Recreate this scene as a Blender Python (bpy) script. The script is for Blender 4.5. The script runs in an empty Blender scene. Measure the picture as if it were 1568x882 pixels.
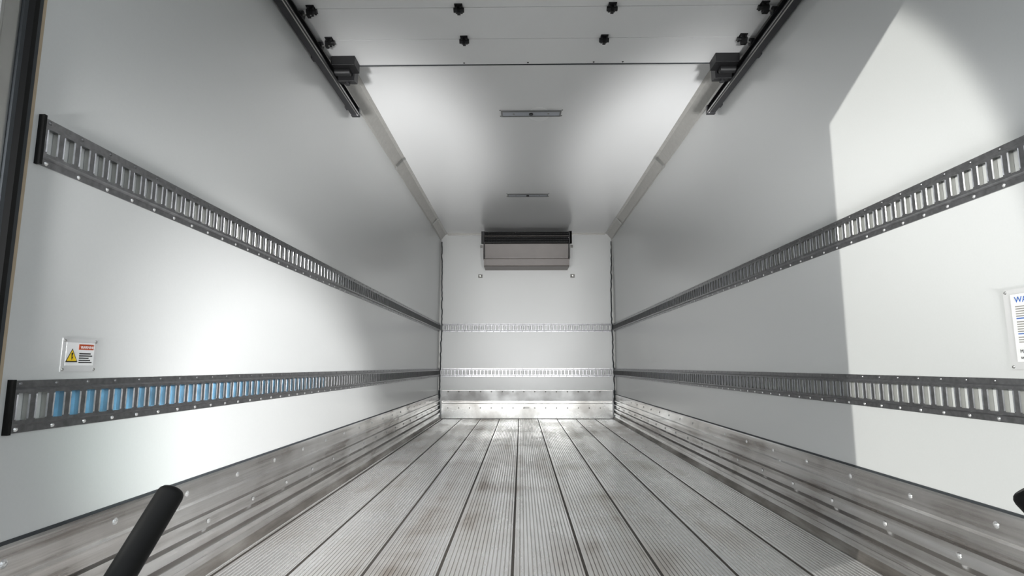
import bpy, math, random
from math import radians, sin, cos, pi
from mathutils import Vector
random.seed(3)
S=bpy.context.scene
try:
    S.view_settings.view_transform='Standard'
    S.view_settings.look='None'
except Exception: pass

# ---------------- dimensions (metres, camera eye at origin) -------------
XL,XR=-1.14,1.30
Y0,Y1=0.935,8.0
ZF,ZC=-0.725,1.882
XC=(XL+XR)/2

# ---------------- materials ----------------
def newmat(name):
    m=bpy.data.materials.new(name); m.use_nodes=True
    nt=m.node_tree; return m,nt,nt.nodes['Principled BSDF']
def simple(name,col,rough=.5,metal=0.,spec=.5,emit=None,es=0,var=0.06,scale=30,bump=0):
    m,nt,b=newmat(name)
    n=nt.nodes.new('ShaderNodeTexNoise'); n.inputs['Scale'].default_value=scale; n.inputs['Detail'].default_value=4
    tc=nt.nodes.new('ShaderNodeTexCoord'); nt.links.new(tc.outputs['Object'],n.inputs['Vector'])
    r=nt.nodes.new('ShaderNodeValToRGB')
    r.color_ramp.elements[0].position=.3; r.color_ramp.elements[1].position=.7
    r.color_ramp.elements[0].color=(*[max(0,c*(1-var)) for c in col],1)
    r.color_ramp.elements[1].color=(*[min(1,c*(1+var)) for c in col],1)
    nt.links.new(n.outputs['Fac'],r.inputs['Fac']); nt.links.new(r.outputs['Color'],b.inputs['Base Color'])
    b.inputs['Roughness'].default_value=rough; b.inputs['Metallic'].default_value=metal
    b.inputs['Specular IOR Level'].default_value=spec
    return m
def panel(name,col,rough):
    """gloss-painted sheet lining: fine speckle, slightly uneven gloss"""
    m,nt,b=newmat(name)
    L=nt.links.new
    tc=nt.nodes.new('ShaderNodeTexCoord')
    n1=nt.nodes.new('ShaderNodeTexNoise'); n1.inputs['Scale'].default_value=.8; n1.inputs['Detail'].default_value=0
    n2=nt.nodes.new('ShaderNodeTexNoise'); n2.inputs['Scale'].default_value=160; n2.inputs['Detail'].default_value=2
    L(tc.outputs['Object'],n1.inputs['Vector']); L(tc.outputs['Object'],n2.inputs['Vector'])
    mr=nt.nodes.new('ShaderNodeMapRange'); mr.inputs['To Min'].default_value=rough-.03; mr.inputs['To Max'].default_value=rough+.05
    L(n1.outputs['Fac'],mr.inputs['Value']); L(mr.outputs['Result'],b.inputs['Roughness'])
    mx=nt.nodes.new('ShaderNodeMixRGB'); mx.inputs['Color1'].default_value=(*[c*.96 for c in col],1); mx.inputs['Color2'].default_value=(*col,1)
    L(n2.outputs['Fac'],mx.inputs['Fac']); L(mx.outputs['Color'],b.inputs['Base Color'])
    b.inputs['Specular IOR Level'].default_value=.8
    return m
def streak(name,c1,c2,c3,metal,rough,scl=(9,.35,9),sp=(.3,.55,.8)):
    """worn aluminium, grime streaked along the length"""
    m,nt,b=newmat(name); L=nt.links.new
    tc=nt.nodes.new('ShaderNodeTexCoord'); mp=nt.nodes.new('ShaderNodeMapping'); mp.inputs['Scale'].default_value=scl
    L(tc.outputs['Object'],mp.inputs['Vector'])
    n=nt.nodes.new('ShaderNodeTexNoise'); n.inputs['Scale'].default_value=1.; n.inputs['Detail'].default_value=8; n.inputs['Roughness'].default_value=.65
    L(mp.outputs['Vector'],n.inputs['Vector'])
    n2=nt.nodes.new('ShaderNodeTexNoise'); n2.inputs['Scale'].default_value=2.2; n2.inputs['Detail'].default_value=6
    L(tc.outputs['Object'],n2.inputs['Vector'])
    ad=nt.nodes.new('ShaderNodeMixRGB'); ad.inputs['Fac'].default_value=.45
    L(n.outputs['Fac'],ad.inputs['Color1']); L(n2.outputs['Fac'],ad.inputs['Color2'])
    r=nt.nodes.new('ShaderNodeValToRGB'); r.color_ramp.elements[0].position=sp[0]; r.color_ramp.elements[0].color=(*c1,1)
    r.color_ramp.elements[1].position=sp[2]; r.color_ramp.elements[1].color=(*c3,1)
    e=r.color_ramp.elements.new(sp[1]); e.color=(*c2,1)
    L(ad.outputs['Color'],r.inputs['Fac']); L(r.outputs['Color'],b.inputs['Base Color'])
    mr=nt.nodes.new('ShaderNodeMapRange'); mr.inputs['From Min'].default_value=.35; mr.inputs['From Max'].default_value=.65
    mr.inputs['To Min'].default_value=rough+.18; mr.inputs['To Max'].default_value=rough-.08
    L(ad.outputs['Color'],mr.inputs['Value']); L(mr.outputs['Result'],b.inputs['Roughness'])
    b.inputs['Metallic'].default_value=metal
    return m

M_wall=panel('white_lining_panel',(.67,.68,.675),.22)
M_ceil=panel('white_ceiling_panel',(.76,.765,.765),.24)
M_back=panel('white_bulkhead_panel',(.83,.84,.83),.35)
M_floor=streak('ribbed_aluminium',(.50,.44,.39),(.84,.81,.78),(.97,.96,.95),.75,.23,scl=(7,.5,9),sp=(.34,.43,.53))
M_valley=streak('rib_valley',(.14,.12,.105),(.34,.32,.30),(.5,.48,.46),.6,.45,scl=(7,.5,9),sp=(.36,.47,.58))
M_groove=simple('seam_grime',(.045,.038,.032),.8)
M_scuff=streak('scuff_aluminium',(.36,.325,.30),(.72,.70,.68),(.96,.95,.94),.95,.15,scl=(6,.5,26),sp=(.37,.47,.58))
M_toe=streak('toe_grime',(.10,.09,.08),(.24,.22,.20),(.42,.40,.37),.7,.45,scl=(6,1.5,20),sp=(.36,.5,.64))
M_under=simple('scuff_painted_shade',(.11,.098,.088),.6,.3)  # ridge undersides coloured dark to paint in their shade
M_kick=streak('stainless_kick',(.50,.48,.45),(.70,.69,.66),(.9,.89,.87),.9,.20,scl=(3,3,3),sp=(.36,.5,.64))
M_kick2=streak('kick_band',(.46,.45,.44),(.60,.60,.59),(.68,.68,.67),.3,.35,scl=(3,3,3),sp=(.36,.5,.64))
M_track=simple('galvanised_steel',(.255,.255,.262),.30,.88,var=.18,scale=60)
M_rivet=simple('bright_rivet',(.9,.9,.9),.2,.9)
M_trim=simple('satin_aluminium_trim',(.52,.51,.485),.4,.5,var=.05)
M_black=simple('black_steel',(.012,.012,.013),.45,.2,scale=50)
M_rubber=simple('black_rubber',(.004,.004,.004),.5,0,spec=.2,scale=80)
M_seal=simple('grey_rubber_seal',(.035,.04,.045),.6)
M_rail=simple('dark_rail_steel',(.07,.07,.075),.4,.8)
M_steel=simple('brushed_stainless',(.55,.55,.53),.28,1.,var=.05,scale=12)
M_sky_tint=simple('painted_sky_reflection',(.16,.37,.58),.3,.5,var=.5,scale=14)  # blue on the slot backs paints in a sky reflection
M_tan=simple('bare_edge_ply',(.42,.34,.24),.7)
M_cond=simple('evaporator_panel',(.055,.048,.044),.36,.35,var=.08,scale=6)
M_lip=simple('evaporator_lip',(.20,.18,.17),.5,.2)
M_dark=simple('dark_cavity',(.008,.008,.008),.8)
M_white=simple('label_white',(.85,.85,.85),.4,var=.02)
M_plate=simple('clear_backing',(.62,.62,.62),.25,var=.02)
M_yel=simple('label_yellow',(.9,.62,.02),.4,var=.02)
M_org=simple('label_red',(.45,.07,.02),.4,var=.02)
M_ink=simple('label_ink',(.02,.02,.02),.5)
M_blue=simple('label_blue',(.03,.12,.45),.5)
M_led=simple('led_lens',(.44,.46,.50),.55,spec=.2,var=.03)
M_bezel=simple('lamp_bezel',(.22,.22,.22),.55,.1,var=.03)
M_asph=simple('asphalt',(.30,.30,.29),.9,scale=8,var=.3)
M_outer=simple('outer_skin',(.7,.7,.7),.4)
M_grey=simple('mid_grey_plastic',(.3,.29,.27),.5)  # plain mid grey for screws, rivets and small fittings
M_seam=simple('door_joint',(.38,.38,.38),.6)

# ---------------- mesh builder ----------------
class MB:
    def __init__(s,*mats): s.v=[];s.f=[];s.m=[];s.mats=list(mats);s.sm=[]
    def mi(s,m):
        if m not in s.mats: s.mats.append(m)
        return s.mats.index(m)
    def face(s,pts,m,smooth=False):
        i=len(s.v); s.v+= [tuple(p) for p in pts]; s.f.append(tuple(range(i,i+len(pts)))); s.m.append(s.mi(m)); s.sm.append(smooth)
    def mesh(s,vs,fs,m,smooth=False):
        i=len(s.v); s.v+=[tuple(p) for p in vs]
        for f in fs: s.f.append(tuple(i+k for k in f)); s.m.append(s.mi(m)); s.sm.append(smooth)
    def box(s,a,b,m,bev=0):
        x0,y0,z0=[min(a[i],b[i]) for i in range(3)]; x1,y1,z1=[max(a[i],b[i]) for i in range(3)]
        vs=[(x0,y0,z0),(x1,y0,z0),(x1,y1,z0),(x0,y1,z0),(x0,y0,z1),(x1,y0,z1),(x1,y1,z1),(x0,y1,z1)]
        fs=[(0,3,2,1),(4,5,6,7),(0,1,5,4),(1,2,6,5),(2,3,7,6),(3,0,4,7)]
        s.mesh(vs,fs,m)
    def cyl(s,p,q,r,m,n=12,r2=None,cap=True):
        p=Vector(p);q=Vector(q); r2=r if r2 is None else r2
        d=(q-p).normalized(); a=d.orthogonal().normalized(); b=d.cross(a)
        vs=[];
        for c,rr in((p,r),(q,r2)):
            for k in range(n):
                t=2*pi*k/n; vs.append(c+a*cos(t)*rr+b*sin(t)*rr)
        fs=[(k,(k+1)%n,n+(k+1)%n,n+k) for k in range(n)]
        s.mesh(vs,fs,m,True)
        if cap:
            s.mesh(vs,[tuple(range(n-1,-1,-1)),tuple(range(n,2*n))],m)
    def dome(s,c,nrm,r,m,h=.6,n=8):
        c=Vector(c);d=Vector(nrm).normalized();a=d.orthogonal().normalized();b=d.cross(a)
        vs=[];
        for lvl in (0,.55):
            rr=r*cos(lvl*pi/2*1.1); hh=r*h*sin(lvl*pi/2*1.1)
            for k in range(n):
                t=2*pi*k/n; vs.append(c+a*cos(t)*rr+b*sin(t)*rr+d*hh)
        vs.append(c+d*r*h)
        fs=[(k,(k+1)%n,n+(k+1)%n,n+k) for k in range(n)]+[(n+k,n+(k+1)%n,2*n) for k in range(n)]
        s.mesh(vs,fs,m,True)
    def extrude(s,prof,mapf,u0,u1,m,closed=False,smooth=False):
        n=len(prof); vs=[mapf(u0,*p) for p in prof]+[mapf(u1,*p) for p in prof]
        rng=range(n if closed else n-1)
        s.mesh(vs,[(k,(k+1)%n,n+(k+1)%n,n+k) for k in rng],m,smooth)
        if closed: s.mesh(vs,[tuple(range(n-1,-1,-1)),tuple(range(n,2*n))],m)
    def build(s,name,parent=None,bevel=0):
        me=bpy.data.meshes.new(name); me.from_pydata(s.v,[],s.f)
        for m in s.mats: me.materials.append(m)
        for p,mi,sm in zip(me.polygons,s.m,s.sm): p.material_index=mi; p.use_smooth=sm
        me.update()
        o=bpy.data.objects.new(name,me); bpy.context.collection.objects.link(o)
        if parent: o.parent=parent
        if bevel:
            w=o.modifiers.new('bevel','BEVEL'); w.width=bevel; w.segments=2; w.limit_method='ANGLE'
        return o
def empty(name,loc=(0,0,0)):
    e=bpy.data.objects.new(name,None); e.location=(0,0,0); e.empty_display_size=.1
    bpy.context.collection.objects.link(e); return e
def text(body,size,loc,rot,mat,parent,name,align='LEFT'):
    c=bpy.data.curves.new(name,'FONT'); c.body=body; c.size=size; c.align_x=align; c.extrude=.0002
    c.materials.append(mat)
    o=bpy.data.objects.new(name,c); o.location=loc; o.rotation_euler=rot
    bpy.context.collection.objects.link(o); o.parent=parent; return o

mapL=lambda u,v,w:(XL+w,u,v)
mapR=lambda u,v,w:(XR-w,u,v)
mapB=lambda u,v,w:(u,Y1-w,v)
T=.08
# ---------------- shell ----------------
b=MB(M_wall); b.box((XL-T,Y0+.31,ZF-.07),(XL,Y1,ZC),M_wall)
b.face([(XL-T-.001,Y0,ZF-.07),(XL-T-.001,Y1,ZF-.07),(XL-T-.001,Y1,ZC),(XL-T-.001,Y0,ZC)],M_outer)
b.build('wall_left')
b=MB(M_wall); b.box((XR,Y0+.31,ZF-.07),(XR+T,Y1,ZC),M_wall)
b.face([(XR+T+.001,Y0,ZF-.07),(XR+T+.001,Y1,ZF-.07),(XR+T+.001,Y1,ZC),(XR+T+.001,Y0,ZC)],M_outer)
b.build('wall_right')
b=MB(M_back); b.box((XL-T,Y1,ZF-.07),(XR+T,Y1+T,ZC),M_back); b.build('wall_back')
b=MB(M_ceil); b.box((XL-T,Y0,ZC),(XR+T,Y1+T,ZC+.07),M_ceil)
b.build('ceiling')

# floor : ribbed extruded planks
b=MB(M_floor)
pl=.262; seam0=-.032
x=seam0-pl*5
seams=[]
def clip(a): return min(max(a,XL),XR)
def strip(a,za,c,zc,m):
    if c<=XL or a>=XR: return
    b.face([(clip(a),Y0,za),(clip(c),Y0,zc),(clip(c),Y1,zc),(clip(a),Y1,za)],m)
while x<XR+.01:
    seams.append(x)
    n=15; mrg=.012; w=(pl-2*mrg)/n
    strip(x+.004,ZF,x+mrg,ZF,M_floor)
    for k in range(n):
        a=x+mrg+k*w
        strip(a,ZF,a+w*.12,ZF+.0022,M_floor); strip(a+w*.12,ZF+.0022,a+w*.66,ZF+.0022,M_floor)
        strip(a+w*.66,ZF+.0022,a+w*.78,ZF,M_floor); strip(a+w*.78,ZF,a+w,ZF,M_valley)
    strip(x+pl-mrg,ZF,x+pl-.004,ZF,M_floor)
    x+=pl
b.box((XL,Y0,ZF-.07),(XR,Y1,ZF-.012),M_floor)
for sx in seams:
    if XL+.05<sx<XR-.05: b.box((sx-.0055,Y0,ZF-.011),(sx+.0055,Y1,ZF+.0004),M_groove)
b.face([(XL,Y0,ZF-.07),(XR,Y0,ZF-.07),(XR,Y0,ZF),(XL,Y0,ZF)],M_steel)
b.build('floor')

# side scuff liners (baseboards)
def scuff(name,mp,nrm):
    b=MB(M_scuff)
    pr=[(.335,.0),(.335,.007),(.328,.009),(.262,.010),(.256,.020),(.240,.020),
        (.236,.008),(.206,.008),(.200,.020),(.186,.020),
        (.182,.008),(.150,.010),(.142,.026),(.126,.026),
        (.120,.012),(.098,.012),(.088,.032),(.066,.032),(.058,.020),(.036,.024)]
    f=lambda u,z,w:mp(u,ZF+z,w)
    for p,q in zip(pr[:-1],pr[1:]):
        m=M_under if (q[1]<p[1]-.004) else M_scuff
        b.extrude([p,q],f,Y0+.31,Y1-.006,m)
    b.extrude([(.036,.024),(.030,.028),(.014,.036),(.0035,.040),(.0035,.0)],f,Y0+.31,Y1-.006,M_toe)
    y=1.295
    while y<7.9:
        for (z,yo) in ((.296,0),(.170,.15)):
            c=Vector(mp(y+yo,ZF+z,.0095)); d=Vector(mp(0,0,1))-Vector(mp(0,0,0))
            if y+yo<7.95: b.dome(c,d,.0105,M_rivet,.5,10)
        y+=.345
    return b.build(name)
scuff('baseboard_left',mapL,(1,0,0)); scuff('baseboard_right',mapR,(-1,0,0))
# thin sealant line over the scuff liner
for nm,mp in(('trim_1',mapL),('trim_2',mapR)):
    b=MB(M_seal); b.extrude([(ZF+.335,0),(ZF+.335,.006),(ZF+.341,.004),(ZF+.342,0)],mp,Y0+.31,Y1-.006,M_seal); b.build(nm)
# back kick plate
b=MB(M_kick)
b.extrude([(.39,0),(.39,.006),(.235,.007),(.23,.012),(.215,.012),(.21,.010),(.01,.010),(.0035,.016),(.0035,0)],lambda u,z,w:mapB(u,ZF+z,w),XL+.042,XR-.042,M_kick)
b.extrude([(.245,.0075),(.385,.0065)],lambda u,z,w:mapB(u,ZF+z,w),XL+.042,XR-.042,M_kick2)
x=XL+.13
while x<XR-.08:
    b.dome((x,Y1-.007,ZF+.37),(0,-1,0),.009,M_grey,.6); b.dome((x,Y1-.011,ZF+.15),(0,-1,0),.009,M_grey,.6); x+=.15
b.box((XC-.045,Y1-.012,ZF+.14),(XC+.035,Y1-.0075,ZF+.165),M_trim)
b.box((XL+.05,Y1-.013,ZF+.207),(XR-.05,Y1-.0115,ZF+.211),M_grey)
b.build('baseboard_back')

# ---------------- logistic tracks ----------------
def track(name,mp,u0,u1,z0,H=.117,cap=None,sky_tint=False):
    b=MB(M_track)
    P=.0508; n=int((u1-u0)/P); u1=u0+n*P
    f=lambda u,z,w: mp(u,z0+z,w)
    b.extrude([(0,0),(0,.003),(.016,.003),(.021,.013),(.028,.013)],f,u0,u1,M_track)
    b.extrude([(H-.028,.013),(H-.021,.013),(H-.016,.003),(H,.003),(H,0)],f,u0,u1,M_track)
    za,zb=.028,H-.028; sw=.027
    for k in range(n):
        a=u0+k*P; s0=a+(P-sw)/2; s1=s0+sw
        q=lambda p0,p1,z_0,z_1,w: b.face([f(p0,z_0,w),f(p1,z_0,w),f(p1,z_1,w),f(p0,z_1,w)],M_track)
        q(a,s0,za,zb,.013); q(s1,a+P,za,zb,.013)
        # slot returns
        b.face([f(s0,za,.013),f(s0,zb,.013),f(s0,zb,.001),f(s0,za,.001)],M_track)
        b.face([f(s1,za,.013),f(s1,zb,.013),f(s1,zb,.001),f(s1,za,.001)],M_steel)
        b.face([f(s0,za,.013),f(s1,za,.013),f(s1,za,.001),f(s0,za,.001)],M_track)
        b.face([f(s0,zb,.013),f(s1,zb,.013),f(s1,zb,.001),f(s0,zb,.001)],M_track)
        if sky_tint and 1<k<40: b.face([f(s0,za,.002),f(s1,za,.002),f(s1,zb,.002),f(s0,zb,.002)],M_sky_tint)
        # rolled lip bead beside the slot
        b.extrude([(s0-.004,.013),(s0-.0025,.0155),(s0,.013)],lambda u,p,w:f(p,u,w),za+.003,zb-.003,M_track)
        b.extrude([(s1,.013),(s1+.0025,.0155),(s1+.004,.013)],lambda u,p,w:f(p,u,w),za+.003,zb-.003,M_track)
        if k%2==0:
            d=Vector(mp(0,0,1))-Vector(mp(0,0,0))
            b.dome(f(a+P/2,.008,.003),d,.0060,M_rivet,.6,6)
            b.dome(f(a+P/2,H-.008,.003),d,.0050,M_track,.6,6)
    if cap:
        b.box(mp(u0-.006,z0-.002,0),mp(u0+.002,z0+H+.002,.014),M_rubber)
    return b.build(name)
ZU,ZL=.472,-.150
for mp in (mapL,mapR):
    track('logistics_track',mp,1.268,7.99,ZU,cap=True)
    track('logistics_track',mp,1.268,7.99,ZL,cap=True,sky_tint=(mp is mapL))
track('logistics_track',mapB,XL+.02,XR-.02,ZU)
track('logistics_track',mapB,XL+.02,XR-.02,ZL)

# ---------------- cove trims along ceiling, corner trims ----------------
for nm,sx in(('trim_3',-1),('trim_4',1)):
    X=XL if sx<0 else XR; g=lambda u,o,z: (X-sx*o,u,ZC-z)
    b=MB(M_trim)
    b.extrude([(0,.10),(.004,.10),(.006,.078),(.060,.012),(.085,.004),(.085,0)],g,Y0+.26,Y1-.001,M_trim)
    y=1.6
    while y<7.9:
        b.dome(g(y,.072,.009),(0,0,-1),.004,M_grey,.6,6); y+=.2
    for y in (4.95,7.1):
        b.extrude([(0,.104),(.006,.104),(.009,.080),(.064,.016),(.089,.007),(.089,0)],g,y,y+.05,M_steel)
    b.build(nm)
for nm,X,sx in(('trim_5',XL,1),('trim_6',XR,-1)):
    b=MB(M_trim)
    zs=[ZF+.02+k*(ZC-ZF-.14)/60 for k in range(61)]
    b.box((X,Y1-.03,ZF+.345),(X+sx*.004,Y1-.001,ZC-.1),M_trim)
    pts=[(X+sx*(.016+random.uniform(-.006,.006)+.010*sin(z*2.3)),z) for z in zs]
    for (xa,za),(xb,zb) in zip(pts[:-1],pts[1:]):
        b.cyl((xa,Y1-.020,za),(xb,Y1-.020,zb),.008 if za>-.35 else .016,M_seal,6,cap=False)
    b.build(nm)
b=MB(M_trim); b.extrude([(0,.022),(.003,.022),(.003,.003),(.03,.003),(.03,0)],lambda u,w,z:(u,Y1-w,ZC-z),XL+.09,XR-.09,M_trim); b.build('trim_7')

# ---------------- roll-up door parked under the ceiling ----------------
rd=empty('roll_up_door')
ZD=1.765
edges=[1.21,1.49,1.77,2.05,2.33,2.61,2.885,3.15]
b=MB(M_wall)
for a,c in zip(edges[:-1],edges[1:]):
    b.box((XL+.03,a+.0015,ZD),(XR-.03,c-.0015,ZD+.03),M_ceil)
    b.box((XL+.03,a-.0015,ZD+.006),(XR-.03,a+.0015,ZD+.028),M_seam)
b.box((XL+.03,3.148,ZD-.004),(XR-.03,3.156,ZD+.034),M_seal)
for x in(-.33,.045,.43,.6): b.dome((x,3.13,ZD-.001),(0,0,-1),.006,M_black,.6)
b.build('door_sections',rd,.001)
def hinge(b,x,y,side=0):
    z=ZD
    b.box((x-.020,y-.034,z-.005),(x+.020,y-.006,z),M_black)
    b.box((x-.020,y+.006,z-.005),(x+.020,y+.034,z),M_black)
    b.cyl((x-.026,y,z-.014),(x+.026,y,z-.014),.012,M_black,10)
    for dx in(-.012,.012):
        for dy in(-.022,.022): b.cyl((x+dx,y+dy,z-.016),(x+dx,y+dy,z-.004),.0065,M_black,6)
    b.box((x-.008,y-.012,z-.034),(x+.008,y+.012,z-.004),M_black)
    if side:
        b.cyl((x,y,z-.032),(x+side*.055,y,z-.032),.005,M_steel,8)
        b.cyl((x+side*.040,y,z-.032),(x+side*.060,y,z-.032),.021,M_black,14)
        b.box((x-.006,y-.014,z-.042),(x+.022*side,y+.014,z-.004),M_black)
b=MB(M_black)
for y in edges[1:-1]:
    for x in(XC-.385,XC+.375): hinge(b,x,y)
    hinge(b,XL+.10,y,-1); hinge(b,XR-.10,y,1)
b.build('hinges_and_rollers',rd,.0008)
b=MB(M_black)
for X,sx in((XL,1),(XR,-1)):
    xa=X+sx*.055; xb=X+sx*.19
    b.box((xa,3.04,ZD-.055),(xb,3.145,ZD-.001),M_black)
    b.mesh([(xa,3.145,ZD-.001),(xb-sx*.03,3.145,ZD-.001),(xb-sx*.03,3.215,ZD-.02),(xa,3.215,ZD-.02),
            (xa,3.145,ZD-.10),(xb-sx*.03,3.145,ZD-.10),(xb-sx*.03,3.215,ZD-.085),(xa,3.215,ZD-.085)],
           [(0,1,2,3),(4,7,6,5),(0,4,5,1),(1,5,6,2),(2,6,7,3),(3,7,4,0)],M_black)
    b.cyl((X+sx*.04,3.10,ZD-.07),(X+sx*.15,3.10,ZD-.07),.022,M_black,14)
    b.cyl((X+sx*.11,3.18,ZD-.105),(X+sx*.11,3.18,ZD-.06),.016,M_rail,12)
b.build('bottom_brackets',rd,.002)
for X,sx in((XL,1),(XR,-1)):
    b=MB(M_rail); g=lambda u,o,z:(X+sx*o,u,z)
    zr=1.66
    b.extrude([(.062,zr+.046),(.062,zr+.048),(.012,zr+.048),(.012,zr-.002),(.064,zr-.002),(.064,zr+.012),(.061,zr+.012),(.061,zr+.001),(.015,zr+.001),(.015,zr+.046)],g,1.2,3.60,M_rail,closed=True)
    b.extrude([(.066,zr-.004),(.066,zr+.002),(.050,zr-.004)],g,1.2,3.60,M_steel)
    for y in(1.5,2.2,2.9,3.5):
        b.box((X,y-.02,zr),(X+sx*.014,y+.02,zr+.10),M_rail)
        b.cyl((X+sx*.014,y,zr+.08),(X+sx*.02,y,zr+.08),.006,M_rivet,8)
    b.box((X+sx*.012,3.585,zr-.008),(X+sx*.066,3.61,zr+.05),M_rail)
    b.build('side_rail_left' if sx>0 else 'side_rail_right',rd)

# ---------------- rear portal frame ----------------
pf=empty('door_frame')
b=MB(M_steel)
for X,sx in((XL,-1),(XR,1)):
    b.box((X,Y0,ZF-.07),(X+sx*T,Y0+.25,ZC),M_steel)
    b.box((X-sx*.004,Y0+.08,ZF),(X,Y0+.11,ZC),M_steel)
    b.box((X-sx*.006,Y0+.195,ZF),(X,Y0+.205,ZC),M_steel)
b.box((XL,Y0,1.587),(XR,Y0+.25,ZC),M_steel)
b.build('posts_and_header',pf,.003)
b=MB(M_seal)
for X,sx in((XL,-1),(XR,1)):
    b.box((X-sx*.006,Y0+.25,ZF),(X+sx*T,Y0+.298,ZC),M_seal)
    b.extrude([(.006,Y0+.26),(.014,Y0+.268),(.014,Y0+.28),(.006,Y0+.288)],lambda u,o,y:(X-sx*o,y,u),ZF,1.5,M_rubber,closed=True)
    b.box((X-sx*.003,Y0+.298,ZF),(X+sx*T,Y0+.31,ZC),M_tan)
b.build('weather_seal',pf)

# ---------------- ceiling lights ----------------
for cy in(4.06,6.13):
    cx=XC
    e=MB(M_bezel)
    w,h=.225,.045
    z=ZC
    for (a,c) in(((cx-w,cy-h,z-.010),(cx+w,cy-h+.010,z)),((cx-w,cy+h-.010,z-.010),(cx+w,cy+h,z)),
                 ((cx-w,cy-h+.010,z-.010),(cx-w+.012,cy+h-.010,z)),((cx+w-.012,cy-h+.010,z-.010),(cx+w,cy+h-.010,z))):
        e.box(a,c,M_bezel)
    e.box((cx-w+.012,cy-h+.010,z-.006),(cx+w-.012,cy+h-.010,z),M_led)
    e.cyl((cx,cy,z-.014),(cx,cy,z-.006),.016,M_black,12)
    for sx in(-1,1):
        e.cyl((cx+sx*.13,cy,z-.009),(cx+sx*.13,cy,z-.006),.008,M_grey,8)
        for sy in(-1,1): e.dome((cx+sx*(w+.006),cy+sy*(h+.004),z),(0,0,-1),.006,M_black,.6)
    e.build('ceiling_light')

# ---------------- evaporator ----------------
ev=empty('evaporator_unit')
xa,xb=-.525,.685
DZ=-.042
b=MB(M_cond); g=lambda u,y,z:(u,y,z+DZ)
b.extrude([(7.999,1.86),(7.66,1.86),(7.66,1.70),(7.61,1.69),(7.655,1.50),(7.999,1.50)],g,xa+.01,xb-.01,M_cond,closed=True)
b.build('housing',ev)
b=MB(M_dark)
b.box((xa+.03,7.645,1.715+DZ),(xb-.03,7.659,1.85+DZ),M_dark)
for z,t,m in((1.853,.010,M_black),(1.825,.007,M_black),(1.80,.006,M_lip),(1.772,.007,M_black),(1.745,.006,M_black),(1.712,.012,M_black)):
    b.box((xa+.02,7.600,z-t/2+DZ),(xb-.02,7.640,z+t/2+DZ),m)
for k in range(31):
    x=xa+.05+k*(xb-xa-.1)/30; b.box((x-.002,7.615,1.715+DZ),(x+.002,7.63,1.85+DZ),M_black)
for x in(xa,xb): b.box((x-.012,7.595,1.70+DZ),(x+.030 if x==xa else x+.012,7.66,1.865+DZ),M_black)
b.box((xb-.03,7.595,1.70+DZ),(xb+.012,7.64,1.865+DZ),M_black)
b.build('air_outlet_grille',ev)
b=MB(M_lip)
b.extrude([(7.655,1.50),(7.650,1.487),(7.665,1.402),(7.68,1.39),(7.999,1.39),(7.999,1.50)],g,xa+.022,xb-.022,M_lip,closed=True)
b.face([g(xa+.04,7.6485,1.487),g(xb-.04,7.6485,1.487),g(xb-.04,7.6625,1.408),g(xa+.04,7.6625,1.408)],M_cond)
b.box((xa+.02,7.60,1.497+DZ),(xa+.035,7.67,1.70+DZ),M_black); b.box((xb-.035,7.60,1.497+DZ),(xb-.02,7.67,1.70+DZ),M_black)
b.cyl((xa+.0,7.66,1.665+DZ),(xa-.03,7.66,1.665+DZ),.018,M_grey,8); b.cyl((xb,7.66,1.665+DZ),(xb+.03,7.66,1.665+DZ),.018,M_grey,8)
b.build('drip_tray',ev)

# anchors beneath
for x in(-.575,.735):
    b=MB(M_grey); b.box((x-.03,Y1-.008,1.24),(x+.03,Y1,1.29),M_grey); b.cyl((x,Y1-.03,1.265),(x,Y1-.008,1.265),.012,M_steel,10)
    b.dome((x-.02,Y1-.008,1.255),(0,-1,0),.005,M_black); b.dome((x+.02,Y1-.008,1.275),(0,-1,0),.005,M_black)
    b.build('wall_anchor_plate')

# ---------------- signs ----------------
ws=empty('warning_sign')
y0,y1,z0,z1=1.402,1.518,-.015,.069
b=MB(M_plate); b.box((XL,y0,z0),(XL+.002,y1,z1),M_plate)
b.box((XL+.002,y0+.012,z0+.016),(XL+.0028,y1-.010,z1-.010),M_white)
b.box((XL+.0028,y0+.052,z1-.028),(XL+.0034,y1-.014,z1-.014),M_org)
ty,tz,tr=y0+.031,z0+.040,.020
def tri(r,w,m): b.face([(XL+w,ty-r,tz-r*.8),(XL+w,ty+r,tz-r*.8),(XL+w,ty,tz+r*.95)],m)
tri(tr,.0032,M_ink); tri(tr*.80,.0036,M_yel)
b.face([(XL+.004,ty-.003,tz+.008),(XL+.004,ty+.004,tz+.008),(XL+.004,ty,tz-.002),(XL+.004,ty+.004,tz-.002),(XL+.004,ty-.001,tz-.011)],M_ink)
for k in range(5): b.box((XL+.0028,y0+.055,z0+.022+k*.0056),(XL+.0032,y1-.016-(k%3)*.006,z0+.0250+k*.0056),M_ink)
for yy in(y0+.006,y1-.006):
    for zz in(z0+.006,z1-.006): b.dome((XL+.002,yy,zz),(1,0,0),.0042,M_steel,.7)
b.build('plate',ws)
text('WARNING',.0100,(XL+.0036,y0+.057,z1-.0250),(pi/2,0,pi/2),M_white,ws,'heading')

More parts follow.
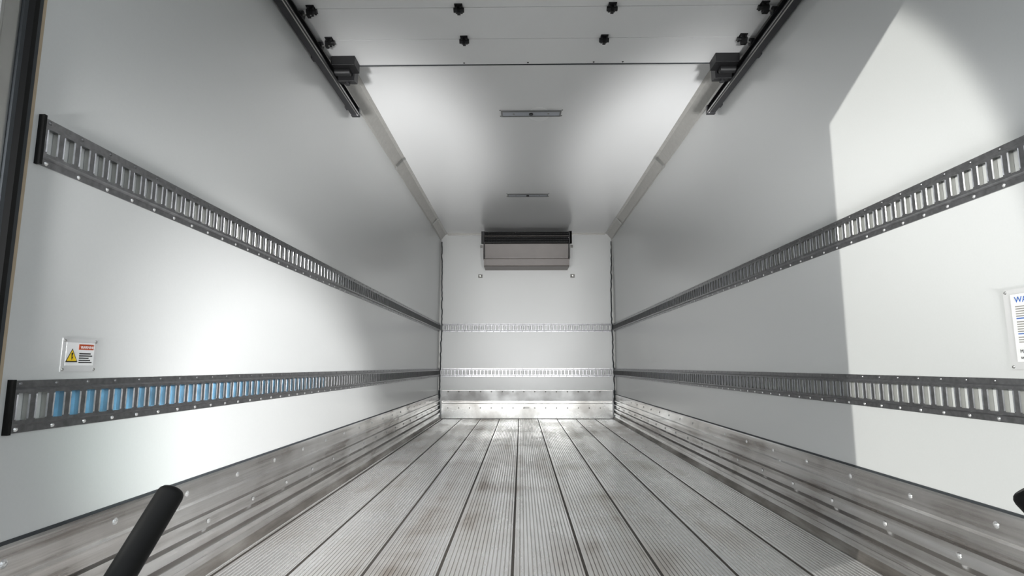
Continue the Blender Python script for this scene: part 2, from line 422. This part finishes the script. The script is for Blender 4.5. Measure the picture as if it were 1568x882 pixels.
ns=empty('safety_notice')
y0,y1,z0,z1=1.315,1.54,-.010,.200
b=MB(M_plate); b.box((XR-.002,y0,z0),(XR,y1,z1),M_plate)
b.box((XR-.0028,y0+.01,z0+.020),(XR-.002,y1-.022,z1-.014),M_white)
z=z1-.048; k=0
while z>z0+.065:
    b.box((XR-.0033,y0+.02+(k*7%5)*.009,z),(XR-.0028,y1-.034,z+.0028),M_grey if k%6!=5 else M_blue); z-=.0062 if k%6!=5 else .009; k+=1
for yy in(y0+.006,y1-.007):
    for zz in(z0+.007,z1-.007): b.dome((XR-.002,yy,zz),(-1,0,0),.0045,M_steel,.7)
b.build('plate',ns)
text('WARNING',.022,(XR-.0035,y1-.034,z1-.036),(pi/2,0,-pi/2),M_blue,ns,'heading')
text('MADE TO ORDER',.013,(XR-.0035,y1-.034,z0+.043),(pi/2,0,-pi/2),M_ink,ns,'footer')
text('service@dept.',.011,(XR-.0035,y1-.034,z0+.028),(pi/2,0,-pi/2),M_ink,ns,'footer_2')

# ---------------- rear bumper with rubber grab handles ----------------
b=MB(M_rail)
b.box((XL-T,.45,-.95),(XR+T,Y0,-.83),M_rail)
for k in range(40): b.box((XL+.02+k*.06,.47,-.83),(XL+.05+k*.06,Y0-.02,-.825),M_steel)
b.build('rear_bumper',None,.006)
def handle(tip,foot,r):
    tip=Vector(tip);foot=Vector(foot);d=(tip-foot).normalized()
    b=MB(M_rubber); a=d.orthogonal().normalized(); c=d.cross(a); n=24
    L=(tip-foot).length
    rings=[(0,r*1.25),(.03,r*1.25),(.035,r)]+[(L*.2+k*.02,r) for k in range(3)]+[(L-.012,r),(L-.006,r*.93),(L-.002,r*.78),(L,r*.6)]
    vs=[foot+d*h+a*cos(2*pi*k/n)*q+c*sin(2*pi*k/n)*q for h,q in rings for k in range(n)]
    fs=[(i*n+k,i*n+(k+1)%n,(i+1)*n+(k+1)%n,(i+1)*n+k) for i in range(len(rings)-1) for k in range(n)]
    b.mesh(vs,fs,M_rubber,True); b.mesh(vs[-n:],[tuple(range(n))],M_rubber)
    b.box((foot.x-.05,foot.y-.05,-.8245),(foot.x+.05,foot.y+.05,foot.z+.012),M_rail)
    b.build('grab_handle')
handle((-.617,1.04,-.216),(-.735,.61,-.80),.0225)
handle((.780,.93,-.190),(1.12,.62,-.80),.0235)

# ground outside
b=MB(M_asph); b.box((-30,-30,-1.85),(30,30,-1.80),M_asph); b.build('ground')

# ---------------- light ----------------
W=bpy.data.worlds.new('sky'); S.world=W; W.use_nodes=True
bg=W.node_tree.nodes['Background']; bg.inputs['Color'].default_value=(.90,.96,1,1); bg.inputs['Strength'].default_value=.98
def spot(name,loc,tgt,half,E,blend,r=.05,col=(1,1,1)):
    l=bpy.data.lights.new(name,'SPOT'); l.energy=E; l.spot_size=2*radians(half); l.spot_blend=blend; l.shadow_soft_size=r; l.color=col
    o=bpy.data.objects.new(name,l); o.location=loc; o.rotation_euler=(Vector(tgt)-Vector(loc)).to_track_quat('-Z','Y').to_euler()
    bpy.context.collection.objects.link(o); return o
spot('sunlight_beam',(-8.46,-3.15,3.33),(1.30,3.4,-.1),8.7,4000,.10,.03,(1,.995,.94))
spot('daylight_bounce',(2.4,-1.6,1.5),(XL,2.95,-.45),9.5,2200,.3,.25,(1,1,1))
spot('prismatic_glint',(1.0,-1.6,1.3),(XL,1.75,-.30),3.2,150,.9,.1,(.45,1,.75))
spot('ceiling_bounce',(-.7,-1.5,-.9),(-.95,4.75,ZC),7.5,3000,.9,.25)
spot('ceiling_bounce',(.9,-1.5,-.9),(1.15,4.75,ZC),7.5,3000,.9,.25)
spot('back_wall_fill',(-.85,0,.0),(-.45,8,.80),12,440,.7,.2)  # pair of unseen spots added to brighten the back wall
spot('back_wall_fill',(.95,0,.0),(.65,8,.80),12,440,.7,.2)
spot('floor_fill',(.1,-3,2.2),(.1,3.6,ZF),12,1000,.8,.6,(.93,.97,1))  # unseen spot outside, added to brighten the floor

# ---------------- camera ----------------
c=bpy.data.cameras.new('camera'); c.lens=20; c.sensor_width=36; c.clip_start=.02
o=bpy.data.objects.new('camera',c); o.location=(0,0,0); o.rotation_euler=(radians(90+7.79),0,radians(.89))
bpy.context.collection.objects.link(o); S.camera=o
